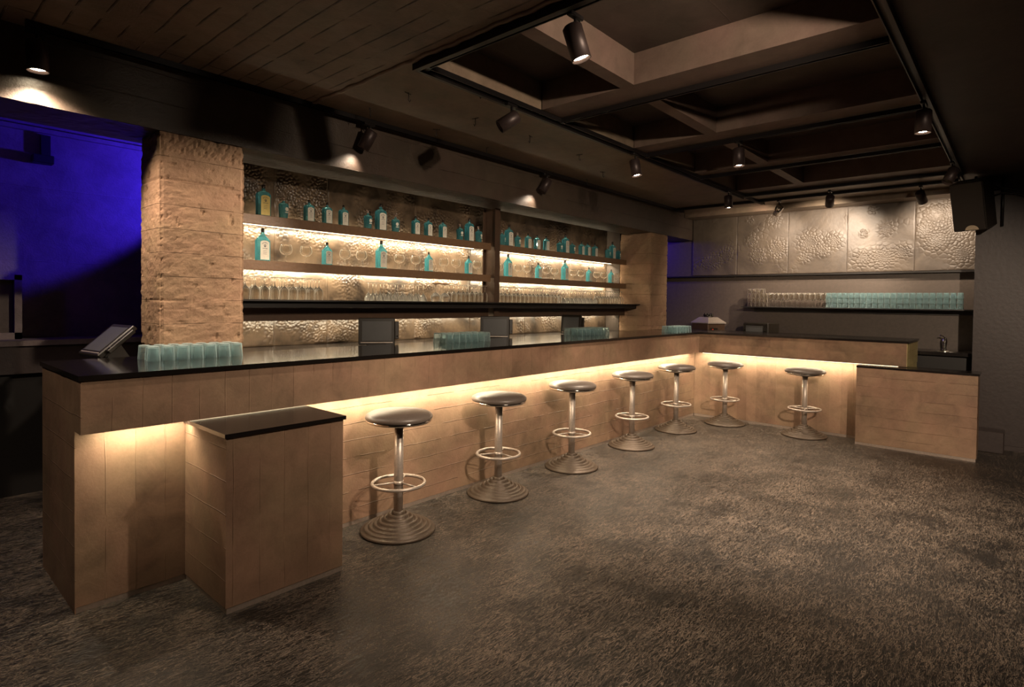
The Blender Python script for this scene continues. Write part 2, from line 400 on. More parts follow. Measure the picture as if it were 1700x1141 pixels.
# columns : displaced board-marked surfaces
def rough_column(name, x0, y0, x1, y1, z0, z1, mat):
    step = .014
    def line(a, b): n = max(2, int(abs(b-a)/step)); return [a+(b-a)*i/n for i in range(n)]
    ring = [(x, y0, 0, -1) for x in line(x0, x1)]+[(x1, y, 1, 0) for y in line(y0, y1)]+[(x, y1, 0, 1) for x in line(x1, x0)]+[(x0, y, -1, 0) for y in line(y1, y0)]
    nz = int((z1-z0)/step); rings = []
    for k in range(nz+1):
        z = z0+(z1-z0)*k/nz; r = []
        for (x, y, nx, ny) in ring:
            e = min(abs(x-x0)+abs(y-y0), abs(x-x1)+abs(y-y0), abs(x-x0)+abs(y-y1), abs(x-x1)+abs(y-y1))
            d = .004*noise.noise((x*14, y*14, z*26))+.0025*noise.noise((x*50, y*50, z*60))
            hole = noise.noise((x*21+5, y*21, z*21)); d -= .010*max(0, hole-.42)*3
            row = z/.15; fr = row-math.floor(row)
            strong = noise.noise((math.floor(row)*3.7, 1, x*1.2+y)) 
            if fr < .07 and strong > .12: d -= .005
            d += .002*noise.noise((math.floor(row)*9.1, 7, 0))
            if e < .02: d -= .006+.012*max(0, noise.noise((x*8, y*8, z*38)))
            top = z1-z
            if top < .12: d += .010*noise.noise((x*45, y*45, z*45))-.004
            cxn = nx; cyn = ny
            if e < .001: cxn = (1 if x > (x0+x1)/2 else -1)*.8; cyn = (1 if y > (y0+y1)/2 else -1)*.8
            r.append((x+cxn*d, y+cyn*d, z))
        rings.append(r)
    return struct(MB().rings(rings, smooth=False).build(name, mat))
rough_column('wall_column', 1.21, 4.006, 1.735, 4.37, 0, 2.553, M['column'])
rough_column('wall_column', 7.504, 4.006, 8.03, 4.52, 0, 2.553, M['column'])

# crackled relief panels : domed cells, small inside the blobs, large outside
def crackle_panel(u0, u1, z0, z1, blobs, step, amp, seed, to3, cmin=.016, cmax=.055):
    R = random.Random(seed); W = u1-u0; H = z1-z0
    def g(u, z):
        s = 0
        for bu, bz, r in blobs:
            d2 = ((u-bu)**2+(z-bz)**2)/(r*r); s = max(s, math.exp(-d2*1.1))
        return s
    pts = []; cell = cmin; grid = {}
    for _ in range(int(16000*W*H/.7)):
        u = R.uniform(u0, u1); z = R.uniform(z0, z1); s = g(u, z); rr = cmin+(cmax-cmin)*(1-s)**1.0
        gi = (int(u/.06), int(z/.06)); ok = True
        for a in (-1, 0, 1):
            for b in (-1, 0, 1):
                for (pu, pz, pr) in grid.get((gi[0]+a, gi[1]+b), ()):
                    if (pu-u)**2+(pz-z)**2 < rr*rr: ok = False; break
                if not ok: break
            if not ok: break
        if ok: grid.setdefault(gi, []).append((u, z, rr)); pts.append((u, z, rr))
    kd = kdtree.KDTree(len(pts))
    for i, p in enumerate(pts): kd.insert((p[0], p[1], 0), i)
    kd.balance()
    nu = int(W/step); nz = int(H/step); v = []; f = []
    for j in range(nz+1):
        for i in range(nu+1):
            u = u0+W*i/nu; z = z0+H*j/nz
            wu = u+.010*noise.noise((u*16, z*16, seed)); wz = z+.010*noise.noise((u*16, z*16, seed+9))
            (a, b) = kd.find_n((wu, wz, 0), 2)
            rr = pts[a[1]][2]; t = min(1, (b[2]-a[2])/(rr*.45)); t = t*t*(3-2*t)
            s = g(u, z)
            m = min(1, max(0, (s-.08)/.5)+max(0, noise.noise((u*4, z*4, seed*3.1))-.12)*1.2)
            edge = min(u-u0, u1-u, z-z0, z1-z)
            if edge < .012: m = 0
            d = amp*(.5+.5*min(1, rr/.03))*t*m+.004*noise.noise((u*5, z*5, seed))
            if edge < .003: d = -.0015
            v.append(to3(u, z, d))
    for j in range(nz):
        for i in range(nu):
            a = j*(nu+1)+i; f.append((a, a+1, a+nu+2, a+nu+1))
    mb = MB(); mb.add(v, f, True)
    # rim and back so that the sheet has thickness
    o = len(mb.v); bk = [to3(u0, z0, -.014), to3(u1, z0, -.014), to3(u1, z1, -.014), to3(u0, z1, -.014)]
    fr = [v[0], v[nu], v[-1], v[nz*(nu+1)]]
    mb.add(bk+fr, [(0, 3, 2, 1), (0, 1, 5, 4), (1, 2, 6, 5), (2, 3, 7, 6), (3, 0, 4, 7)])
    return mb
far = [((3.285, 3.99), [(3.45, 2.30, .12), (3.62, 2.22, .13), (3.76, 2.19, .1)]),
       ((2.551, 3.279), [(3.07, 2.49, .09), (2.97, 2.27, .12), (2.70, 2.34, .15), (2.75, 2.78, .1), (3.1, 2.8, .06)]),
       ((1.80, 2.545), [(2.26, 2.42, .17), (1.97, 2.42, .12), (2.33, 2.20, .08), (2.1, 2.3, .1)]),
       ((1.044, 1.794), [(1.35, 2.54, .10), (1.38, 2.17, .16), (1.6, 2.17, .11), (1.17, 2.24, .11), (1.6, 2.5, .05), (1.5, 2.8, .06)]),
       ((.41, 1.038), [(.83, 2.69, .14), (.81, 2.36, .17), (.55, 2.19, .16), (.6, 2.49, .2), (.65, 2.7, .2), (.95, 2.5, .12)])]
flab = ['leftmost dark crackled wall panel, a slanting ridge of cells low down', 'second dark crackled panel from the left above the dark wall ledge',
        'middle dark crackled wall panel with the brightest spotlit blister patch', 'dark crackled wall panel with a smile-shaped row of cells, fourth from left',
        'rightmost dark crackled wall panel, cracked nearly all over, beside the loudspeaker']
for i, ((a, b), bl) in enumerate(far):
    tag(crackle_panel(a, b, 1.985, 2.868, bl, .006, .008, i+1, lambda u, z, d: (8.862-d, u, z), .011, .06).build('wall_panel', M['crackle']), flab[i], 'panel', 'crackled wall panels above the dark ledge')
R9 = random.Random(31)
nx = [1.745, 2.31, 2.812, 3.817, 4.62, 5.6, 6.6, 7.55]
for i in range(7):
    bl = [(R9.uniform(nx[i], nx[i+1]), R9.uniform(1.12, 2.55), R9.uniform(.07, .17)) for _ in range(11)]
    tag(crackle_panel(nx[i]+.0008, nx[i+1]-.0008, 1.12, 2.94, bl, .0075, .012, 20+i, lambda u, z, d: (u, 4.76-d, z), .012, .032).build('backdrop_panel', M['crackle_n']),
        'smoke-stained crackled panel behind the back bar shelves, %s from the left column' % ORD[i], 'panel', 'crackled backdrop panels')
# ledge under the far panels
tag(box_obj('wall_ledge', M['black'], 8.80, .41, 1.955, 8.878, 5.2, 1.975), 'long thin black ledge on the far wall under the crackled panels', 'ledge')

# ------------------------------------------------------------------ long bar
bar = thing('bar_counter', 'long concrete bar counter with a polished black top and glowing overhang', 'bar counter', (0.655, 3.223, 0))
def bp(name, mb, mat, par=None, label=None):
    o = mb.build(name, mat, par); 
    if par: o.matrix_parent_inverse = Matrix.Translation(par.location).inverted()
    if label: o['label'] = label
    return o
bar_xR = 7.42
m_ = MB(); m_.prism([(.66, 3.225), (bar_xR, 3.225), (bar_xR, 3.98), (.66, 3.98)], .877, 1.128)
bp('fascia', m_, M['fascia'], bar)
bp('base', MB().box(1.14, 3.342, .03, 7.54, 3.975, .877), M['plank_h'], bar); bp('base', MB().box(.66, 3.342, .03, 1.14, 3.98, .877), M['fascia'], bar)
m_ = MB(); m_.prism([(.655, 3.2245), (.66, 3.2245), (.66, 4.08), (.655, 4.08)], .877, 1.128)
m_.prism([(.655, 3.3415), (.66, 3.3415), (.66, 4.08), (.655, 4.08)], 0, .877); m_.prism([(.66, 3.98), (1.18, 3.98), (1.18, 4.08), (.66, 4.08)], 0, 1.128)
bp('end_panel', m_, M['end_face'], bar)
m_ = MB(); m_.prism([(.645, 3.213), (7.41, 3.213), (7.41, 3.985), (1.185, 3.985), (1.185, 4.09), (.645, 4.09)], 1.128, 1.152)
bp('countertop', m_, M['black_gloss'], bar)
m_ = MB(); m_.box(.66, 3.346, 0, 7.552, 3.36, .03); bp('toe_strip', m_, M['toe'], bar)
m_ = MB(); m_.box(.75, 3.27, .8705, 7.38, 3.30, .8765); bp('led_strip', m_, M['led'], bar)

rbar = thing('bar_counter', 'short concrete return bar with mottled fascia, meeting the long bar', 'bar counter', (7.42, .911, 0))
m_ = MB(); m_.box(7.421, .916, .877, 8.24, 3.97, 1.128); bp('fascia', m_, M['fascia_r'], rbar)
m_ = MB(); m_.box(7.553, .916, .03, 8.20, 3.98, .877); bp('base', m_, M['plank_v'], rbar)
m_ = MB(); m_.box(7.42, .911, .877, 8.24, .916, 1.128); m_.box(7.552, .911, 0, 8.2, .916, .877)
bp('end_panel', m_, board_concrete('pale_olive_block_plaster', (.42, .34, .16), 'XZ', .08, .25, seam=.4), rbar)
m_ = MB(); m_.box(7.411, .90, 1.128, 8.25, 3.985, 1.152); bp('countertop', m_, M['slab'], rbar)
m_ = MB(); m_.box(7.557, .916, 0, 7.57, 3.34, .03); bp('toe_strip', m_, M['toe'], rbar)
m_ = MB(); m_.box(7.475, 1.0, .8705, 7.505, 3.2, .8765); bp('led_strip', m_, M['led'], rbar)

def low_box(label, x0, y0, x1, y1, mat, side):
    t = thing('low_counter', label, 'counter', (x0, y0, 0))
    bp('body', MB().box(x0, y0, .03, x1, y1, .852), mat, t)
    if side == 'y': bp('side_panel', MB().box(x0-.002, y0, .03, x0, y1, .852), M['end_face'], t)
    bp('top_slab', MB().box(x0-.012, y0-.012, .852, x1+.012, y1, .872), M['slab'], t)
    bp('toe_strip', MB().box(x0+.004, y0+.004, 0, x1-.004, y1, .03), M['toe'], t)
    return t
low_box('large plain concrete box with black slab top in front of the long bar', 1.138, 2.815, 1.766, 3.338, M['fascia'], 'y')
low_box('low concrete box with horizontal boards and black top at the short bar end', 7.248, .307, 7.55, 1.349, M['plank_hy'], 'x')

# ------------------------------------------------------------------ back bar shelving
t = thing('back_counter', 'dark work counter running behind the long bar under the shelves', 'counter', (1.75, 4.38, 0))
bp('cabinet_body', MB().box(1.76, 4.40, 0, 7.49, 4.74, 1.09), M['black'], t); bp('worktop', MB().box(1.75, 4.12, 1.09, 7.495, 4.74, 1.118), M['slab'], t)
for i, (x0, x1) in enumerate(((1.745, 4.595), (4.69, 7.498))):
    for j, z in enumerate((2.165, 1.815)):
        side = 'left' if i == 0 else 'right'; lev = 'upper' if j == 0 else 'middle'
        t = thing('bottle_shelf', 'brown backlit shelf, %s one in the %s bay of the back bar' % (lev, side), 'shelf', (x0, 4.40, z-.075), 0, 'brown back bar shelves')
        m_ = MB().box(x0, 4.40, z-.075, x1, 4.43, z, bev=.003); bp('nosing', m_, M['wood'], t)
        bp('board', MB().box(x0, 4.43, z-.03, x1, 4.665, z), M['wood'], t)
        bp('led_strip', MB().box(x0+.03, 4.64, z-.05, x1-.03, 4.665, z-.031), M['led'], t)
    t = thing('rail_valance', 'dark brown valance board under the black glass rack, %s bay' % ('left' if i == 0 else 'right'), 'valance', (x0, 4.40, 1.345))
    bp('board', MB().box(x0+.002, 4.40, 1.345, x1-.03, 4.43, 1.448), M['steel_brown'], t)
    bp('led_strip', MB().box(x0+.03, 4.60, 1.36, x1-.05, 4.63, 1.375), M['led'], t)
    bp('rear_bracket', MB().box(x0+.03, 4.43, 1.375, x1-.05, 4.73, 1.385), M['steel_brown'], t)
t = thing('steel_post', 'brown steel profile post standing between the two shelf bays', 'post', (4.64, 4.37, 1.118))
bp('flange', MB().box(4.605, 4.35, 1.118, 4.685, 4.362, 2.55), M['steel_brown'], t)
bp('web', MB().box(4.637, 4.362, 1.118, 4.649, 4.53, 2.55), M['steel_brown'], t)
bp('flange', MB().box(4.605, 4.53, 1.118, 4.685, 4.542, 2.55), M['steel_brown'], t)
t = thing('glass_rack_shelf', 'long thin black shelf across both bays carrying upturned stemware', 'shelf', (1.745, 4.16, 1.5))
m_ = MB().prism([(1.745, 4.16), (7.495, 4.16), (7.495, 4.34), (1.745, 4.34)], 1.502, 1.514)
m_.prism([(1.745, 4.34), (4.60, 4.34), (4.60, 4.74), (1.745, 4.74)], 1.502, 1.514); m_.prism([(4.69, 4.34), (7.495, 4.34), (7.495, 4.74), (4.69, 4.74)], 1.502, 1.514)
bp('shelf_plate', m_, M['black'], t)
for yy in (4.22, 4.27, 4.32):
    bp('rail', MB().box(1.75, yy, 1.452+(yy-4.22)*.15, 7.49, yy+.02, 1.502), M['black'], t)

# ------------------------------------------------------------------ bottles
def rrect(w, d, z, ch):
    return [(-w+ch, -d, z), (w-ch, -d, z), (w, -d+ch, z), (w, d-ch, z), (w-ch, d, z), (-w+ch, d, z), (-w, d-ch, z), (-w, -d+ch, z)]
def text_mesh(s, size, arc=None):
    cu = bpy.data.curves.new('label_text', 'FONT'); cu.body = s; cu.size = size; cu.align_x = 'CENTER'; cu.extrude = .0002; cu.resolution_u = 2
    o = bpy.data.objects.new('label_text', cu); COL.objects.link(o); bpy.context.view_layer.update()
    me = bpy.data.meshes.new_from_object(o.evaluated_get(bpy.context.evaluated_depsgraph_get()))
    bpy.data.objects.remove(o)
    V = [v.co.copy() for v in me.vertices]; F = [tuple(p.vertices) for p in me.polygons]
    if arc: V = [Vector((math.sin(v.x/arc)*(arc+v.y), math.cos(v.x/arc)*(arc+v.y)-arc, v.z)) for v in V]
    return V, F
def label_print(w, zc, s, front):
    """arched name, oval emblem and second line, standing just proud of the label"""
    mb = MB(); T = Matrix(((1, 0, 0, 0), (0, 0, -1, front), (0, 1, 0, 0), (0, 0, 0, 1)))
    V, F = text_mesh('BOMBAY', .30*w, .55*w); mb.add(V, F, mtx=T @ Matrix.Translation((0, zc+.62*w, 0)))
    V, F = text_mesh('SAPPHIRE', .27*w); mb.add(V, F, mtx=T @ Matrix.Translation((0, zc-.66*w, 0)))
    n = 16
    ring = [(.24*w*math.cos(2*PI*i/n), front-.0004, zc+.02*w+.32*w*math.sin(2*PI*i/n)) for i in range(n)]
    inn = [(.17*w*math.cos(2*PI*i/n), front-.0004, zc+.02*w+.24*w*math.sin(2*PI*i/n)) for i in range(n)]
    mb.add(ring+inn, [(i, (i+1) % n, n+(i+1) % n, n+i) for i in range(n)])
    hd = [(.07*w*math.cos(2*PI*i/n), front-.0005, zc+.08*w+.09*w*math.sin(2*PI*i/n)) for i in range(n)]; mb.add(hd, [tuple(range(n))])
    mb.add([(-.13*w, front-.0005, zc-.18*w), (.13*w, front-.0005, zc-.18*w), (.06*w, front-.0005, zc+.02*w), (-.06*w, front-.0005, zc+.02*w)], [(0, 1, 2, 3)])
    for q in range(3):
        zz = zc-w*(1.1+.35*q); mb.add([(-.4*w, front-.0004, zz), (.4*w, front-.0004, zz), (.4*w, front-.0004, zz+.05*w), (-.4*w, front-.0004, zz+.05*w)], [(0, 1, 2, 3)])
    return mb
def make_bottle(kind, W, D, H, shoulder, lab='label', hide=None):
    t = thing('glass_bottle', 'x', 'bottle')
    w, d = W/2, D/2; ch = W*.14
    hs = H*(.66 if shoulder == 'round' else .62); hn = H*.84
    R_ = [rrect(w*.94, d*.94, 0, ch), rrect(w, d, .006, ch), rrect(w, d, hs, ch)]
    if shoulder == 'round':
        R_ += [rrect(w*.97, d*.97, hs+.04*H, ch), rrect(w*.82, d*.85, hs+.09*H, ch*.9), rrect(w*.5, d*.6, hs+.125*H, ch*.7), rrect(w*.22, w*.22, hs+.145*H, w*.07)]
    else:
        R_ += [rrect(w*.72, d*.8, hs+.08*H, ch*.9), rrect(w*.42, d*.5, hs+.15*H, ch*.6), rrect(w*.22, w*.22, hs+.20*H, w*.07)]
    R_ += [rrect(w*.2, w*.2, H*.88, w*.07)]
    mb = MB(); mb.rings([[(p[0], p[1], p[2]) for p in r] for r in R_], smooth=False)
    mb.build('bottle_glass', M['bottle'], t)
    MB().lathe([(w*.24, H*.875), (w*.26, H*.9), (w*.26, H*.985), (w*.2, H)], 12).build('cap', M['cap'], t)['label'] = 'dark screw cap'
    lw = w*.70; l0 = .012; l1 = hs*1.0; arch = lw
    poly = [(-lw, l0), (lw, l0), (lw, l1-arch*.45)]+[(lw*math.cos(a), l1-arch*.45+arch*.45*math.sin(a)) for a in [PI*i/8 for i in range(1, 8)]]+[(-lw, l1-arch*.45)]
    T = Matrix(((1, 0, 0, 0), (0, 0, 1, -d-.0012), (0, 1, 0, 0), (0, 0, 0, 1)))
    lb = MB().prism(poly, 0, .0011, mtx=T).build('paper_label', M[lab], t); lb['label'] = 'yellow paper label' if lab == 'label_y' else 'cream paper label'
    label_print(lw, l1-lw*1.15, 1, -d-.0016).build('label_print', M['ink'], lb)
    return t
def make_squat():
    t = thing('glass_bottle', 'x', 'bottle')
    W, H = .078, .125
    R_ = []
    for wz, z in ((.80, 0), (.86, .01), (1, .105), (.96, .118), (.7, .126), (.3, .130), (.24, .146)):
        R_.append([(W/2*wz*math.cos(2*PI*i/12+.26), W/2*wz*math.sin(2*PI*i/12+.26), z) for i in range(12)])
    MB().rings(R_, smooth=False).build('bottle_glass', M['bottle'], t)
    m = MB().lathe([(.010, .146), (.013, .15), (.013, .158), (.006, .162)], 10)
    for s in (-1, 0, 1): m.tube([(0, 0, .158), (s*.016, 0, .182-abs(s)*.004)], .004, 6)
    m.build('stopper', M['cork'], t)['label'] = 'silver forked stopper'
    m = MB(); m.prism([(.014*math.cos(PI*i/6), .014*1.2*math.sin(PI*i/6)) for i in range(12)], 0, .001, mtx=Matrix(((1, 0, 0, .006), (0, 0, 1, -.0385), (0, 1, 0, .078), (0, 0, 0, 1))))
    m.box(-.008, -.0385, .048, .020, -.0375, .056)
    m.build('badge_label', M['label'], t)
    return t
B = {'Y': make_bottle('Y', .104, .07, .255, 'round', 'label_y'), 'L': make_bottle('L', .104, .07, .255, 'round'), 'M': make_bottle('M', .080, .06, .19, 'round'),
     'P': make_bottle('P', .104, .07, .262, 'point'), 'Q': make_bottle('Q', .080, .06, .20, 'point'), 'S': make_squat()}
DESC = {'Y': 'tall teal bottle with a yellow label', 'L': 'tall round-shouldered teal bottle with cream label', 'M': 'small teal bottle with cream label', 'S': 'squat teal bottle with forked silver stopper',
        'P': 'tall pointed-shoulder teal bottle', 'Q': 'small pointed-shoulder teal bottle'}
def bottle(kind, x, y, z, where):
    o = place(B[kind], USED, (x, y, z), rnd.uniform(-.05, .05)+ (.06 if kind != 'S' else rnd.uniform(-.4, .4)), DESC[kind]+', '+where, 'teal bottles on the back bar shelves')
TX = [2.094, 2.252, 2.483, 2.651, 2.81, 3.053, 3.205, 3.363, 3.618, 3.779, 3.973, 4.202, 4.353, 4.48, 4.862, 4.997, 5.135, 5.346, 5.519, 5.699, 5.962, 6.106, 6.241, 6.477, 6.622, 6.801, 7.112, 7.262, 7.395]
TK = 'YSMMMSLSMMMSLSSLSMMMSLSMMMSLS'
for i, (x, k) in enumerate(zip(TX, TK)):
    bay, q = ('left', i) if i < 14 else ('right', i-14)
    bottle(k, x, 4.50 if k != 'S' else 4.485, 2.165, '%s along the upper shelf, %s bay' % (ORD[q], bay))
# balloon glasses on the middle shelf
def wine_glass(name, prof, n=16, mat='clear'):
    t = MB().lathe(prof, n, cap0=False, cap1=False).build(name, M[mat])
    return t
BAL = [(.0, .0), (.034, .0), (.034, .0015), (.006, .006), (.0035, .012), (.0035, .058), (.008, .062), (.03, .068), (.045, .085), (.050, .105), (.047, .125), (.040, .147), (.0385, .147), (.0455, .125), (.0485, .105), (.0435, .086), (.028, .070), (0, .065)]
bal = tag(wine_glass('balloon_glass', BAL, 20), 'x', 'glass')
MX = [2.09, 2.284, 2.458, 2.653, 2.83, 2.998, 3.214, 3.423, 3.622, 3.791, 3.994, 4.163, 4.349, 4.48, 4.838, 4.988, 5.164, 5.331, 5.551, 5.708, 5.882, 6.103, 6.292, 6.474, 6.663, 6.858, 7.045, 7.235, 7.38]
MK = 'PggQggPggQggQggPggQggPggQggQg'
for i, (x, k) in enumerate(zip(MX, MK)):
    bay, q = ('left', i) if i < 14 else ('right', i-14)
    if k == 'g':
        place(bal, USED, (x, 4.50, 1.815), None, 'stemmed balloon glass on the middle shelf, %s item from left, %s bay' % (ORD[q], bay), 'balloon glasses on the middle shelf')
    else:
        bottle(k, x, 4.50, 1.815, '%s item on the middle shelf, %s bay' % (ORD[q], bay))

# upturned stemware on the black rack shelf
FL = [(.030, 0), (.033, .04), (.034, .072), (.028, .088), (.012, .102), (.0035, .110), (.0035, .168), (.010, .173), (.031, .176), (.031, .178), (0, .178)]
VV = [(.038, 0), (.034, .030), (.018, .060), (.0035, .078), (.0035, .158), (.010, .163), (.033, .166), (.033, .168), (0, .168)]
BG = [(.040, 0), (.050, .035), (.048, .062), (.026, .084), (.0035, .094), (.0035, .165), (.012, .17), (.038, .174), (.038, .176), (0, .176)]
NR = [(.026, 0), (.029, .05), (.028, .08), (.016, .100), (.0035, .11), (.0035, .172), (.028, .178), (.028, .180), (0, .18)]
SW = {k: tag(wine_glass('stem_glass', p, 14), 'x', 'glass') for k, p in (('F', FL), ('V', VV), ('B', BG), ('N', NR))}
def stem_row(kind, x0, x1, n, ys, label, group):
    for y_ in ys:
        for i in range(n):
            x = x0+(x1-x0)*(i+.5)/n+rnd.uniform(-.002, .002)
            place(SW[kind], USED, (x+(y_-ys[0])*.3, y_+rnd.uniform(-.005, .005), 1.514), None, label, group)
stem_row('F', 1.80, 2.56, 10, (4.40, 4.50, 4.60), 'upturned wine glass in the dense block at the left end of the black rack', 'upturned wine glasses by the left column')
stem_row('V', 3.02, 3.60, 7, (4.41, 4.53), 'upturned cone-bowled glass in the row left of the two wide goblets', 'upturned cone glasses in the left bay')
stem_row('V', 3.61, 3.69, 1, (4.41, 4.53), 'upturned cone-bowled glass in the row left of the two wide goblets', 'upturned cone glasses in the left bay')
stem_row('B', 3.76, 4.00, 2, (4.42,), 'wide upturned goblet under the amber coaster', 'wide upturned goblets')
stem_row('N', 4.03, 4.56, 8, (4.42, 4.53), 'upturned narrow glass between the wide goblets and the steel post', 'upturned narrow glasses by the post')
stem_row('F', 4.74, 5.90, 16, (4.41, 4.52), 'upturned wine glass in the row right of the steel post', 'upturned wine glasses in the right bay')
stem_row('V', 5.93, 6.75, 9, (4.42, 4.54), 'upturned cone-bowled glass in the middle of the right bay', 'upturned cone glasses in the right bay')
stem_row('N', 6.80, 7.42, 10, (4.41, 4.51), 'upturned narrow glass beside the right column', 'upturned narrow glasses by the right column')
tag(MB().lathe([(.04, 0), (.09, .004), (.09, .008), (.03, .009)], 20).build('coaster', M['amber'], None, (3.885, 4.42, 1.6905)), 'amber disc lying on top of the wide upturned goblets', 'coaster')

# ------------------------------------------------------------------ teal tumblers
def tumbler(name, r, h, mat, n=10):
    mb = MB()
    mb.lathe([(0, h*.88), (r*.70, h*.88), (r*.84, h*.5), (r*.94, 0), (r, 0), (r*.93, h*.40), (r*.95, h*.44), (r*.88, h*.5), (r*.86, h*.93), (r*.80, h), (0, h)], n, smooth=False, cap0=False, cap1=False)
    return tag(mb.build(name, M[mat]), 'x', 'glass')
tum = tumbler('tumbler', .035, .082, 'teal', 12)
def pile(x0, x1, y0, y1, nxx, nyy, label, group, z=1.152):
    for j in range(nyy):
        for i in range(nxx):
            x = x0+(x1-x0)*(i+.5)/nxx+(.5 if j % 2 else 0)*.03; y_ = y0+(y1-y0)*(j+.5)/nyy
            place(tum, USED, (x+rnd.uniform(-.002, .002), y_+rnd.uniform(-.003, .003), z), rnd.uniform(0, 6), label, group)
pile(1.06, 1.61, 3.69, 3.93, 7, 3, 'upturned teal tumbler in the cluster before the left column', 'teal tumblers before the left column')
pile(3.36, 3.90, 3.70, 3.95, 7, 3, 'upturned teal tumbler in the cluster between the two screens', 'teal tumblers between the screens')
pile(5.25, 5.88, 3.64, 3.90, 8, 3, 'upturned teal tumbler in the cluster left of the right column', 'teal tumblers left of the right column')
pile(6.88, 7.38, 3.30, 3.52, 6, 3, 'upturned teal tumbler in the cluster near the bar corner', 'teal tumblers near the bar corner')

# ------------------------------------------------------------------ far wall shelf with glasses
t = thing('wall_shelf', 'long thin dark shelf on the far wall loaded with glasses', 'shelf', (8.6, .41, 1.485))
bp('shelf_plate', MB().box(8.60, .41, 1.487, 8.878, 3.11, 1.5), M['black'], t)
bp('back_strip', MB().box(8.84, .41, 1.43, 8.878, 3.0, 1.487), M['black'], t)
ct = tumbler('tumbler', .028, .066, 'clear'); st = tumbler('tumbler', .032, .0665, 'teal')
for k in range(4):
    for j in range(5 if k < 3 else 4):
        for d in range(2):
            place(ct, USED, (8.66+d*.07, 3.01-j*.0575, 1.5+k*.0662), 0, 'clear tumbler in the stack at the left end of the far shelf, tier %s' % ('one', 'two', 'three', 'four')[k], 'clear tumblers on the far shelf')
UP = [(0, .0), (.028, .0), (.028, .0015), (.005, .005), (.0035, .01), (.0035, .085), (.012, .095), (.030, .118), (.034, .15), (.029, .20), (.0275, .20), (.032, .15), (.028, .12), (0, .096)]
up = tag(wine_glass('wine_glass', UP, 14), 'x', 'glass')
for d in range(2):
    for i in range(11):
        place(up, USED, (8.665+d*.074, 2.71-i*.0685, 1.5), None, 'upright clear wine glass between the clear tumblers and the teal stacks', 'upright wine glasses on the far shelf')
for i in range(22):
    for k in range(3):
        for d in range(2):
            place(st, USED, (8.655+d*.07, 1.965-i*.0672, 1.5+k*.0667), (i*37 % 17)*.1, 'teal tumbler in the long three-tier wall of stacks on the far shelf', 'stacked teal tumblers on the far shelf')

# ------------------------------------------------------------------ far back counter, sink, dispenser, microwave
t = thing('sink_counter', 'dark counter along the far wall behind the short bar', 'counter', (8.36, .41, 0))
bp('cabinet_body', MB().box(8.40, .42, 0, 8.87, 3.95, .96), M['black'], t); bp('worktop', MB().box(8.34, .41, .96, 8.875, 3.96, 1.0), M['slab'], t)
s = thing('round_sink', 'small shining round sink basin set in the far dark counter', 'sink', (8.58, .66, 1.0))
MB().lathe([(0, .001), (.10, .0012), (.12, .004), (.135, .007), (.155, .006), (.16, .0)], 32, cap0=False, cap1=False).build('basin_rim', M['chrome'], s)
MB().lathe([(.018, .0012), (.016, .004), (0, .005)], 16, cap0=False, cap1=False).build('drain', M['steel'], s)
s = thing('tap', 'short chrome tap standing behind the round sink', 'tap', (8.77, .70, 1.0))
MB().lathe([(.03, 0), (.03, .01), (.018, .02), (.022, .06), (.028, .10), (.024, .14), (.012, .155)], 18).build('tap_body', M['chrome'], s)
MB().tube([(0, 0, .10), (-.05, -.01, .13), (-.10, -.015, .12), (-.115, -.015, .09)], .011, 10).build('spout', M['chrome'], s)
MB().tube([(0, 0, .15), (-.02, .02, .175), (-.045, .04, .18)], .007, 8).build('handle', M['chrome'], s)
t = thing('drink_dispenser', 'square dark dispenser with a sloping brushed steel hood and black knobs', 'dispenser', (8.60, 3.60, 1.0), math.radians(45+22))
h_ = .17
MB().box(-h_, -h_, 0, h_, h_, .235, bev=.006).build('body', M['steel_brown'], t)
MB().rings([[(sx*a, sy*a, z) for sx, sy in ((-1, -1), (1, -1), (1, 1), (-1, 1))] for a, z in ((h_+.012, .235), (h_+.012, .25), (.10, .325), (.09, .33))], smooth=False).build('hood', M['steel'], t)
m_ = MB()
for i in range(9):
    a = i*.7; m_.lathe([(.0, 0), (.018, .008), (.02, .025), (.0, .04)], 8, mtx=Matrix.Translation((.055*math.cos(a), .055*math.sin(a), .33+.012*(i % 3))))
m_.lathe([(.07, .33), (.07, .345), (.0, .35)], 12); m_.build('knob_cluster', M['plastic'], t)
m_ = MB().box(-h_-.004, -.02, .10, -h_-.0005, .13, .17); o_ = m_.build('switch_plate', M['plastic'], t)
MB().box(-h_-.008, .07, .115, -h_-.004, .095, .155).build('switch', M['red'], o_)
MB().tube([(.03*math.cos(2*PI*i/14)+.02, -h_-.006, .05+.03*math.sin(2*PI*i/14)) for i in range(14)], .004, 6, closed=True).build('ring_handle', M['chrome'], t)
t = thing('microwave', 'black boxy microwave with framed dark window on the far counter', 'microwave', (8.60, 2.82, 1.0), math.radians(-12))
MB().box(-.14, -.19, .01, .16, .19, .27, bev=.01).build('housing', M['plastic'], t)
m_ = MB().box(-.155, -.17, .03, -.14, .18, .055).box(-.155, -.17, .23, -.14, .18, .255).box(-.155, -.17, .055, -.14, -.12, .23).box(-.155, .145, .055, -.14, .18, .23)
m_.build('door_frame', M['black_gloss'], t)
MB().box(-.147, -.12, .055, -.1395, .145, .23).build('door_window', M['screen'], t)
MB().lathe([(.008, 0), (.008, .006), (0, .007)], 10, mtx=Matrix.Translation((-.155, -.145, .07)) @ Matrix.Rotation(-PI/2, 4, 'Y')).build('knob', M['chrome'], t)
for yy in (-.16, .16): MB().box(-.12, yy-.012, 0, .13, yy+.012, .011).build('foot', M['plastic'], t)

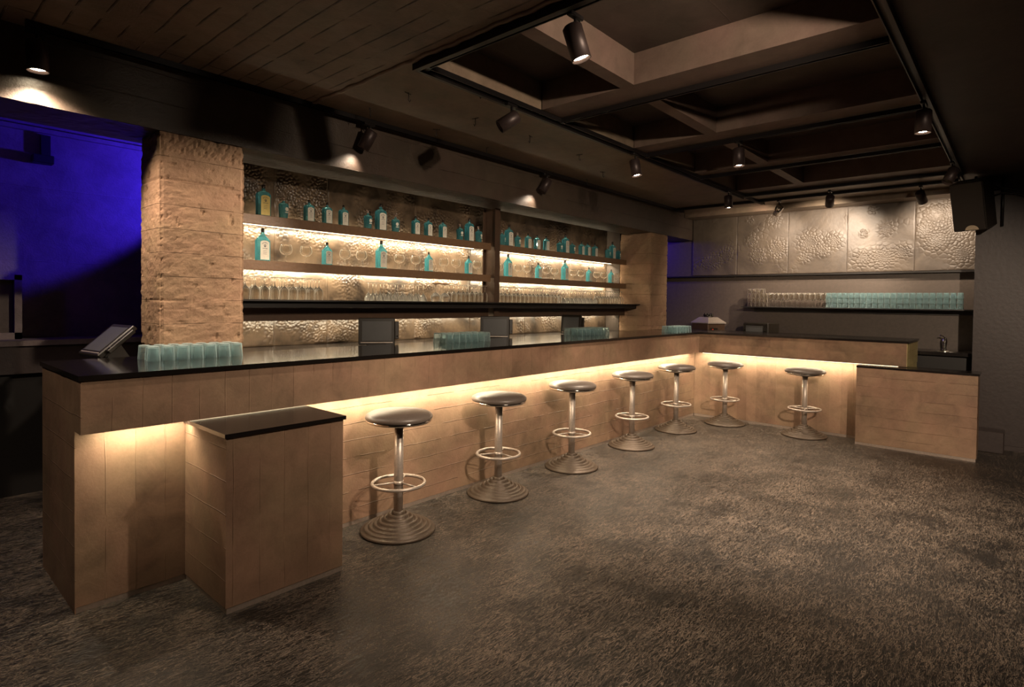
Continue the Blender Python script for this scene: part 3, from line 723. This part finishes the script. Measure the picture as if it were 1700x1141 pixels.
# ------------------------------------------------------------------ register screens
def pos_terminal(label, loc, rotz, tilt, W=.31, H=.235):
    """screen faces local -Y, stand behind it"""
    t = thing('register_screen', label, 'monitor', loc, rotz)
    m = MB(); m.add([(-.09, -.02, 0), (.09, -.02, 0), (.09, .15, 0), (-.09, .15, 0), (-.03, .05, .13), (.03, .05, .13), (.03, .09, .13), (-.03, .09, .13)],
                    [(3, 2, 1, 0), (0, 1, 5, 4), (1, 2, 6, 5), (2, 3, 7, 6), (3, 0, 4, 7), (4, 5, 6, 7)]); m.build('stand', M['plastic'], t)
    T = Matrix.Translation((0, .02, .012+H/2)) @ Matrix.Rotation(tilt, 4, 'X')
    if tilt < -.5: T = Matrix.Translation((0, .03, .15)) @ Matrix.Rotation(tilt, 4, 'X')
    hs = MB().box(-W/2, -.015, -H/2, W/2, .02, H/2, mtx=T, bev=.006).box(-W/2*.75, .02, -H/2*.75, W/2*.75, .04, H/2*.7, mtx=T).build('housing', M['plastic'], t)
    MB().box(-W/2+.03, -.0175, -H/2+.034, W/2-.03, -.0150, H/2-.03, mtx=T).build('screen', M['screen'], t)
    MB().box(-W/2+.018, -.0172, -H/2+.016, W/2-.018, -.0150, -H/2+.022, mtx=T).build('bezel_strip', M['steel'], t)
    cr = MB().box(W/2, -.008, -H/2+.05, W/2+.035, .018, H/2-.03, mtx=T, bev=.004).build('card_reader', M['plastic'], t)
    MB().lathe([(.007, 0), (.007, .004), (0, .005)], 8, mtx=T @ Matrix.Translation((W/2+.02, -.008, -H/2+.075)) @ Matrix.Rotation(PI/2, 4, 'X')).build('button', M['chrome'], cr)
    return t
pos_terminal('black register screen facing the room, left of the tumbler cluster in the left bay', (2.96, 4.20, 1.118), math.radians(-34), math.radians(-6))
pos_terminal('black register screen facing the room, in front of the steel post', (4.46, 4.20, 1.118), math.radians(-46), math.radians(-6))
pos_terminal('black register screen seen from its edge and back, right bay', (5.86, 4.22, 1.118), math.radians(-78), math.radians(-8), .27, .24)
cb = thing('back_cabinet', 'dark cabinet behind the left end of the long bar', 'cabinet', (.78, 4.12, 0))
bp('cabinet_body', MB().box(.80, 4.14, 0, 1.16, 4.55, 1.07), M['black'], cb); bp('worktop', MB().box(.78, 4.12, 1.07, 1.17, 4.56, 1.09), M['black'], cb)
pos_terminal('tilted register screen seen side-on beside the left column', (.99, 4.33, 1.09), math.radians(-83), math.radians(-48), .30, .27)

# ------------------------------------------------------------------ bar stools
def make_stool():
    t = thing('bar_stool', 'x', 'bar stool')
    m = MB(); prof = [(.242, 0), (.246, .010), (.238, .020), (.222, .022)]
    R0, z0 = .222, .022
    for i in range(6):
        r1 = R0-.030; dz = .0115+.0032*i
        prof += [(R0-.001, z0+dz*.8), (R0-.007, z0+dz*1.25), (R0-.016, z0+dz*1.32), (r1+.005, z0+dz*1.0), (r1, z0+dz*.66)]
        R0 = r1; z0 += dz*.66
    prof += [(.042, z0+.006), (.042, z0+.030), (.036, z0+.034)]
    m.lathe(prof, 40); m.build('base', M['iron'], t)
    zt = z0+.03
    MB().lathe([(.030, zt), (.030, .71)], 20).build('column', M['steel'], t)
    fr = MB().tube([(.17*math.cos(2*PI*i/40), .17*math.sin(2*PI*i/40), .315) for i in range(40)], .011, 10, closed=True).build('footring', M['steel'], t)
    for a in (20, 140, 260):
        a = math.radians(a); MB().tube([(.028*math.cos(a), .028*math.sin(a), .318), (.165*math.cos(a), .165*math.sin(a), .315)], .006, 6).build('spoke', M['steel'], fr)
    MB().lathe([(.033, .303), (.033, .330)], 20).build('collar', M['steel'], t)
    MB().lathe([(.05, .695), (.11, .706), (.19, .722), (.202, .725)], 36).build('seat_plate', M['black'], t)
    MB().lathe([(.203, .722), (.212, .726), (.214, .734), (.212, .743), (.203, .746)], 40, cap0=False, cap1=False).build('seat_trim', M['chrome'], t)
    MB().lathe([(.204, .728), (.216, .745), (.220, .756), (.214, .770), (.190, .783), (.12, .793), (.0, .797)], 40, cap1=False).build('seat_cushion', M['leather'], t)
    return t
stool = make_stool()
SP = [(2.335, 3.056), (3.334, 3.085), (4.335, 3.09), (5.43, 3.09), (6.487, 3.095), (7.30, 2.82), (7.295, 1.88)]
SL = ['nearest round bar stool, right beside the large concrete box', 'second round bar stool along the long bar from the large box', 'middle round bar stool of the five along the long bar',
      'fourth round bar stool along the long bar, left of the one nearest the corner', 'round bar stool at the long bar closest to the inner corner',
      'round bar stool at the short bar just right of the inner corner', 'round bar stool at the short bar beside the low boarded box']
for i, (x, y_) in enumerate(SP): place(stool, USED, (x, y_, 0), [.3, .15, .35, 1.2, .2, .1, 1.0][i], SL[i], 'round bar stools')

# ------------------------------------------------------------------ tracks
def track(label, a, b):
    a = Vector(a); b = Vector(b); d = b-a; ln = d.length
    rz = math.atan2(d.y, d.x)
    t = thing('light_track', label, 'track', a, rz)
    m = MB().box(0, -.018, 0, ln, .018, .012).box(0, -.018, -.022, ln, -.012, 0).box(0, .012, -.022, ln, .018, 0)
    m.build('rail', M['track'], t)
    MB().box(-.03, -.020, -.024, 0, .020, .012).build('end_cap', M['track'], t)
    return t
ZT = ZC-.013
track('long black light track on the ceiling along the beam face', (.59, 3.90, ZT), (8.3, 3.90, ZT))
track('black light track on the bar-side edge of the coffered opening', (2.28, 2.72, ZT), (8.3, 2.72, ZT))
track('black light track on the nearest edge of the coffered opening', (2.25, 2.68, ZT), (2.25, -1.2, ZT))
track('black light track on the right-hand edge of the coffered opening', (2.3, .53, ZT), (8.5, .53, ZT))
for i, (x, n_) in enumerate(((3.61, 'first'), (4.96, 'second'), (6.2, 'third'), (7.56, 'fourth'))):
    track('thin black track crossing the coffered opening, %s rib from the camera' % n_, (x, 2.69, ZT), (x, .56, ZT))
track('black light track on the ceiling in front of the crackled panels', (8.05, 3.85, ZT), (8.05, .56, ZT))
struct(MB().box(2.19, .49, ZC-.05, 2.225, 2.77, ZC-.001).box(2.225, 2.745, ZC-.05, 7.62, 2.77, ZC-.001).box(2.225, .49, ZC-.05, 7.62, .51, ZC-.001).build('trim_3', M['track']))

def spot(label, x, y_, aim, lit=True, power=0, deg=45, ln=.155, r=.048, drop=.11, blend=.7, chrome=False):
    zt = ZT-.024
    t = thing('track_spotlight', label, 'spotlight', (x, y_, zt), 0, 'ceiling track spotlights')
    MB().box(-.05, -.016, -.022, .05, .016, .0, bev=.003).build('track_adapter', M['track'], t)
    piv = Vector((0, 0, -drop)); d = (Vector(aim)-(Vector((x, y_, zt))+piv)).normalized()
    Q = Matrix.Translation(piv) @ d.to_track_quat('Z', 'Y').to_matrix().to_4x4()
    MB().tube([(0, 0, -.02), (0, 0, -drop+.03), tuple(piv+Vector((.0, 0, 0)))], .007, 8).build('stem', M['track'], t)
    MB().tube([(.01, 0, -.02), (.04, .01, -.05), (.05, .01, -.08), (.03, 0, -.10), tuple(piv)], .003, 6).build('cable', M['cable'], t)
    body = MB().lathe([(.0, -.055), (r*.8, -.055), (r, -.045), (r, ln-.055), (r*.93, ln-.055), (r*.88, ln-.075), (0, ln-.076)], 28, mtx=Q, cap0=False, cap1=False)
    bo = body.build('housing', M['chrome'] if chrome else M['spotcan'], t)
    MB().lathe([(r*.86, ln-.072), (r*.5, ln-.066), (0, ln-.064)], 24, mtx=Q, cap0=False, cap1=False).build('lens', M['lens'] if lit else M['lens_off'], bo)
    if power:
        o = lamp_spot('track_light', Vector((x, y_, zt))+piv+d*(ln-.015), aim, power, deg, blend)
    return t
K = 1.3
spot('lit track spotlight at the far left above the blue room opening', .607, 3.90, (.72, 3.9, 0), True, 50*K, 138, ln=.16)
spot('dark-faced track spotlight near the top left of the shelves, aimed at the beam', 2.645, 3.88, (2.54, 4.0, 2.50), False, 7*K, 95, .155, .048, .11, 1.0)
spot('bronze track spotlight hanging below the ceiling, aimed at the left column', 3.03, 2.72, (1.6, 3.9, 1.55), False, 112*K, 62)
spot('small track spotlight above the steel post, aimed at the beam', 4.905, 3.88, (4.74, 4.0, 2.48), False, 7*K, 95, .155, .048, .11, 1.0)
spot('lit track spotlight nearest the camera at the top of the picture', 2.284, 1.645, (2.9, 1.0, 0), True, 110*K, 78, ln=.17)
spot('lit track spotlight on the bar-side track, above the third and fourth stools', 4.761, 2.72, (4.9, 2.2, 0), True, 120*K, 80)
spot('lit track spotlight hanging inside the coffered opening', 4.96, 1.84, (4.98, 1.7, 0), True, 120*K, 80)
spot('lit track spotlight on the far end of the bar-side track', 7.024, 2.72, (7.0, 2.5, 0), True, 80*K, 80)
spot('lit track spotlight on the right-hand track edge', 4.781, .53, (4.8, .6, 0), True, 120*K, 75)
spot('shiny unlit-looking spotlight in front of the second crackled panel', 8.05, 2.44, (8.87, 3.10, 2.2), False, 26*K, 125, chrome=True)
spot('dark spotlight in front of the middle crackled panel', 7.72, 1.76, (8.87, 2.08, 2.1), False, 120*K, 100)
spot('dark spotlight in front of the rightmost crackled panel', 8.05, .90, (8.87, .74, 2.1), False, 50*K, 125)
spot('bronze track spotlight hanging beside the loudspeaker, tilted to the left', 6.91, .53, (5.6, 1.6, 0), False, 60*K, 70)
# lamps and one track added out of view to light the camera side
spot('added unseen spotlight on the nearest track behind the picture top', 2.25, .55, (1.45, 2.9, .6), False, 70*K, 60)
spot('added unseen spotlight on the nearest track closest to the camera', 2.25, -.55, (4.2, 3.2, .7), False, 170*K, 70)
spot('added unseen spotlight on the nearest track behind the camera', 2.25, -1.0, (7.3, 1.1, .7), False, 440*K, 50)
track('added unseen light track on the ceiling left of the camera', (-1.2, 2.2, ZT), (1.4, 2.2, ZT))
spot('added unseen spotlight on the ceiling left of the camera', -.7, 2.2, (.66, 3.7, .9), False, 34*K, 36)
spot('added unseen fill spotlight on the nearest track aimed across at the shelves', 2.25, .05, (4.3, 4.4, 1.8), False, 95*K, 100)  # fill lamp for the shelves, added out of view

# ceiling hooks
for i, (x, y_) in enumerate([(2.49, 3.19), (2.51, 3.67), (3.17, 3.22), (3.17, 3.68), (3.81, 3.2), (3.84, 3.75), (4.57, 3.22), (5.33, 3.44), (5.56, 3.98)]):
    if y_ > 3.95: y_ = 3.8
    L_ = .05
    hk = MB().tube([(0, 0, 0), (.003, 0, -.03), (.0, 0, -L_), (.012, 0, -L_-.012), (.018, 0, -L_+.005)], .0025, 6).tube([(-.03, 0, -.004), (0, .004, -.006), (.03, .01, -.004)], .0025, 6)
    tag(hk.build('ceiling_hook', M['cable'], None, (x, y_, ZC), i*.8), 'small wire hook in the smooth ceiling strip, %s from the boarded slab' % ORD[i], 'hook', 'wire hooks in the ceiling')
tag(MB().tube([(.02*math.cos(2*PI*i/14), 0, .02*math.sin(2*PI*i/14)-.021) for i in range(14)], .005, 6, closed=True).build('ceiling_ring', M['cable'], None, (2.80, 2.80, ZC), .6),
    'small dark ring hanging under the ceiling at the coffer edge', 'ring')

# ------------------------------------------------------------------ loudspeaker
sp = thing('loudspeaker', 'large black loudspeaker tilted down under the ceiling at the wall pier', 'loudspeaker', (7.9, .42, 2.63))
nh = Vector((-.955, .30, 0)).normalized(); tl = math.radians(17)
nrm = (nh*math.cos(tl)+Vector((0, 0, -math.sin(tl)))).normalized(); side = Vector((0, 0, 1)).cross(nrm).normalized(); upv = nrm.cross(side)
Rm = Matrix(((side.x, -nrm.x, upv.x, 0), (side.y, -nrm.y, upv.y, 0), (side.z, -nrm.z, upv.z, 0), (0, 0, 0, 1)))
MB().box(-.15, -.13, -.26, .15, .13, .26, mtx=Rm, bev=.01).build('cabinet', M['plastic'], sp)
MB().box(-.14, -.137, -.25, .14, -.131, .25, mtx=Rm).build('grille', M['black'], sp)
MB().prism([(.06*math.cos(PI*i/12), .05*math.sin(PI*i/12)) for i in range(13)], 0, .002, mtx=Rm @ Matrix(((1, 0, 0, .02), (0, 0, -1, -.1375), (0, 1, 0, -.249), (0, 0, 0, 1)))).build('badge', M['badge'], sp)['label'] = 'beige half-round badge'
MB().tube([(0, 0, .18), (.02, -.02, .30)], .012, 8).build('bracket', M['track'], sp)
tag(MB().tube([(8.09, .18, 2.93), (8.09, .18, 2.40)], .012, 8).build('conduit_pipe', M['track']), 'thin dark vertical pipe on the wall pier right of the loudspeaker', 'pipe')
for i in range(3):
    p = [(8.08, .3-.9*q/8, 2.72+.05*i+.04*math.sin(q*1.3+i)-.02*q/8) for q in range(9)]
    tag(MB().tube(p, .008, 6).build('wall_cable', M['cable']), ['lowest loose black cable on the wall pier at upper right', 'middle loose black cable on the wall pier at upper right', 'topmost loose black cable on the wall pier at upper right'][i], 'cable', 'cables on the wall pier')

# ------------------------------------------------------------------ blue room
t = thing('side_counter', 'long dark counter along the back wall of the blue-lit room', 'counter', (-3.9, 5.6, 0))
bp('cabinet_body', MB().box(-3.9, 5.68, 0, 3.0, 5.98, 1.13), M['black'], t); bp('worktop', MB().box(-3.9, 5.60, 1.14, 3.0, 5.98, 1.18), M['wall_blue'], t)
bp('front_rail', MB().box(-3.9, 5.62, .93, 3.0, 5.68, 1.14), M['pier'], t)
t = thing('framed_panel', 'pale framed panel with a dark slot standing in the blue room', 'frame', (.35, 5.9, 1.18))
m_ = MB().box(-.6, -.06, 0, -.53, .04, .5).box(.42, -.06, 0, .465, .04, .5).box(-.6, -.06, .46, .465, .04, .5).box(-.6, -.06, 0, .465, .04, .05)
m_.build('frame', M['wall_blue'], t); MB().box(-.53, -.02, .05, .42, .03, .46).build('board', M['wall'], t); MB().box(.20, -.026, .09, .25, -.02, .40).build('slot', M['black'], t)
t = thing('wall_fixture', 'small black bracket fixture on the blue wall', 'fixture', (.97, 5.98, 2.6))
MB().box(-.02, -.04, .06, .04, .015, .22).build('arm', M['black'], t); MB().box(-.08, -.10, -.015, .055, .0, .05, bev=.005).build('head', M['black'], t)

# housings of the blue stage lamp and the added fill lamp behind the beam
for i, (bx, by, bz) in enumerate(BLUE_CANS):
    t = thing('blue_lamp', ['blue stage lamp hidden behind the left column', 'added blue fill lamp, unseen behind the beam at the far left'][i], 'lamp', (bx+.05, by-.08, bz+.1))
    MB().box(-.05, -.05, -.02, .05, .05, .16, bev=.008).build('housing', M['black'], t)
    MB().tube([(0, 0, .15), (0, 0, 2.95-bz-.1)], .012, 8).build('hanger', M['track'], t)
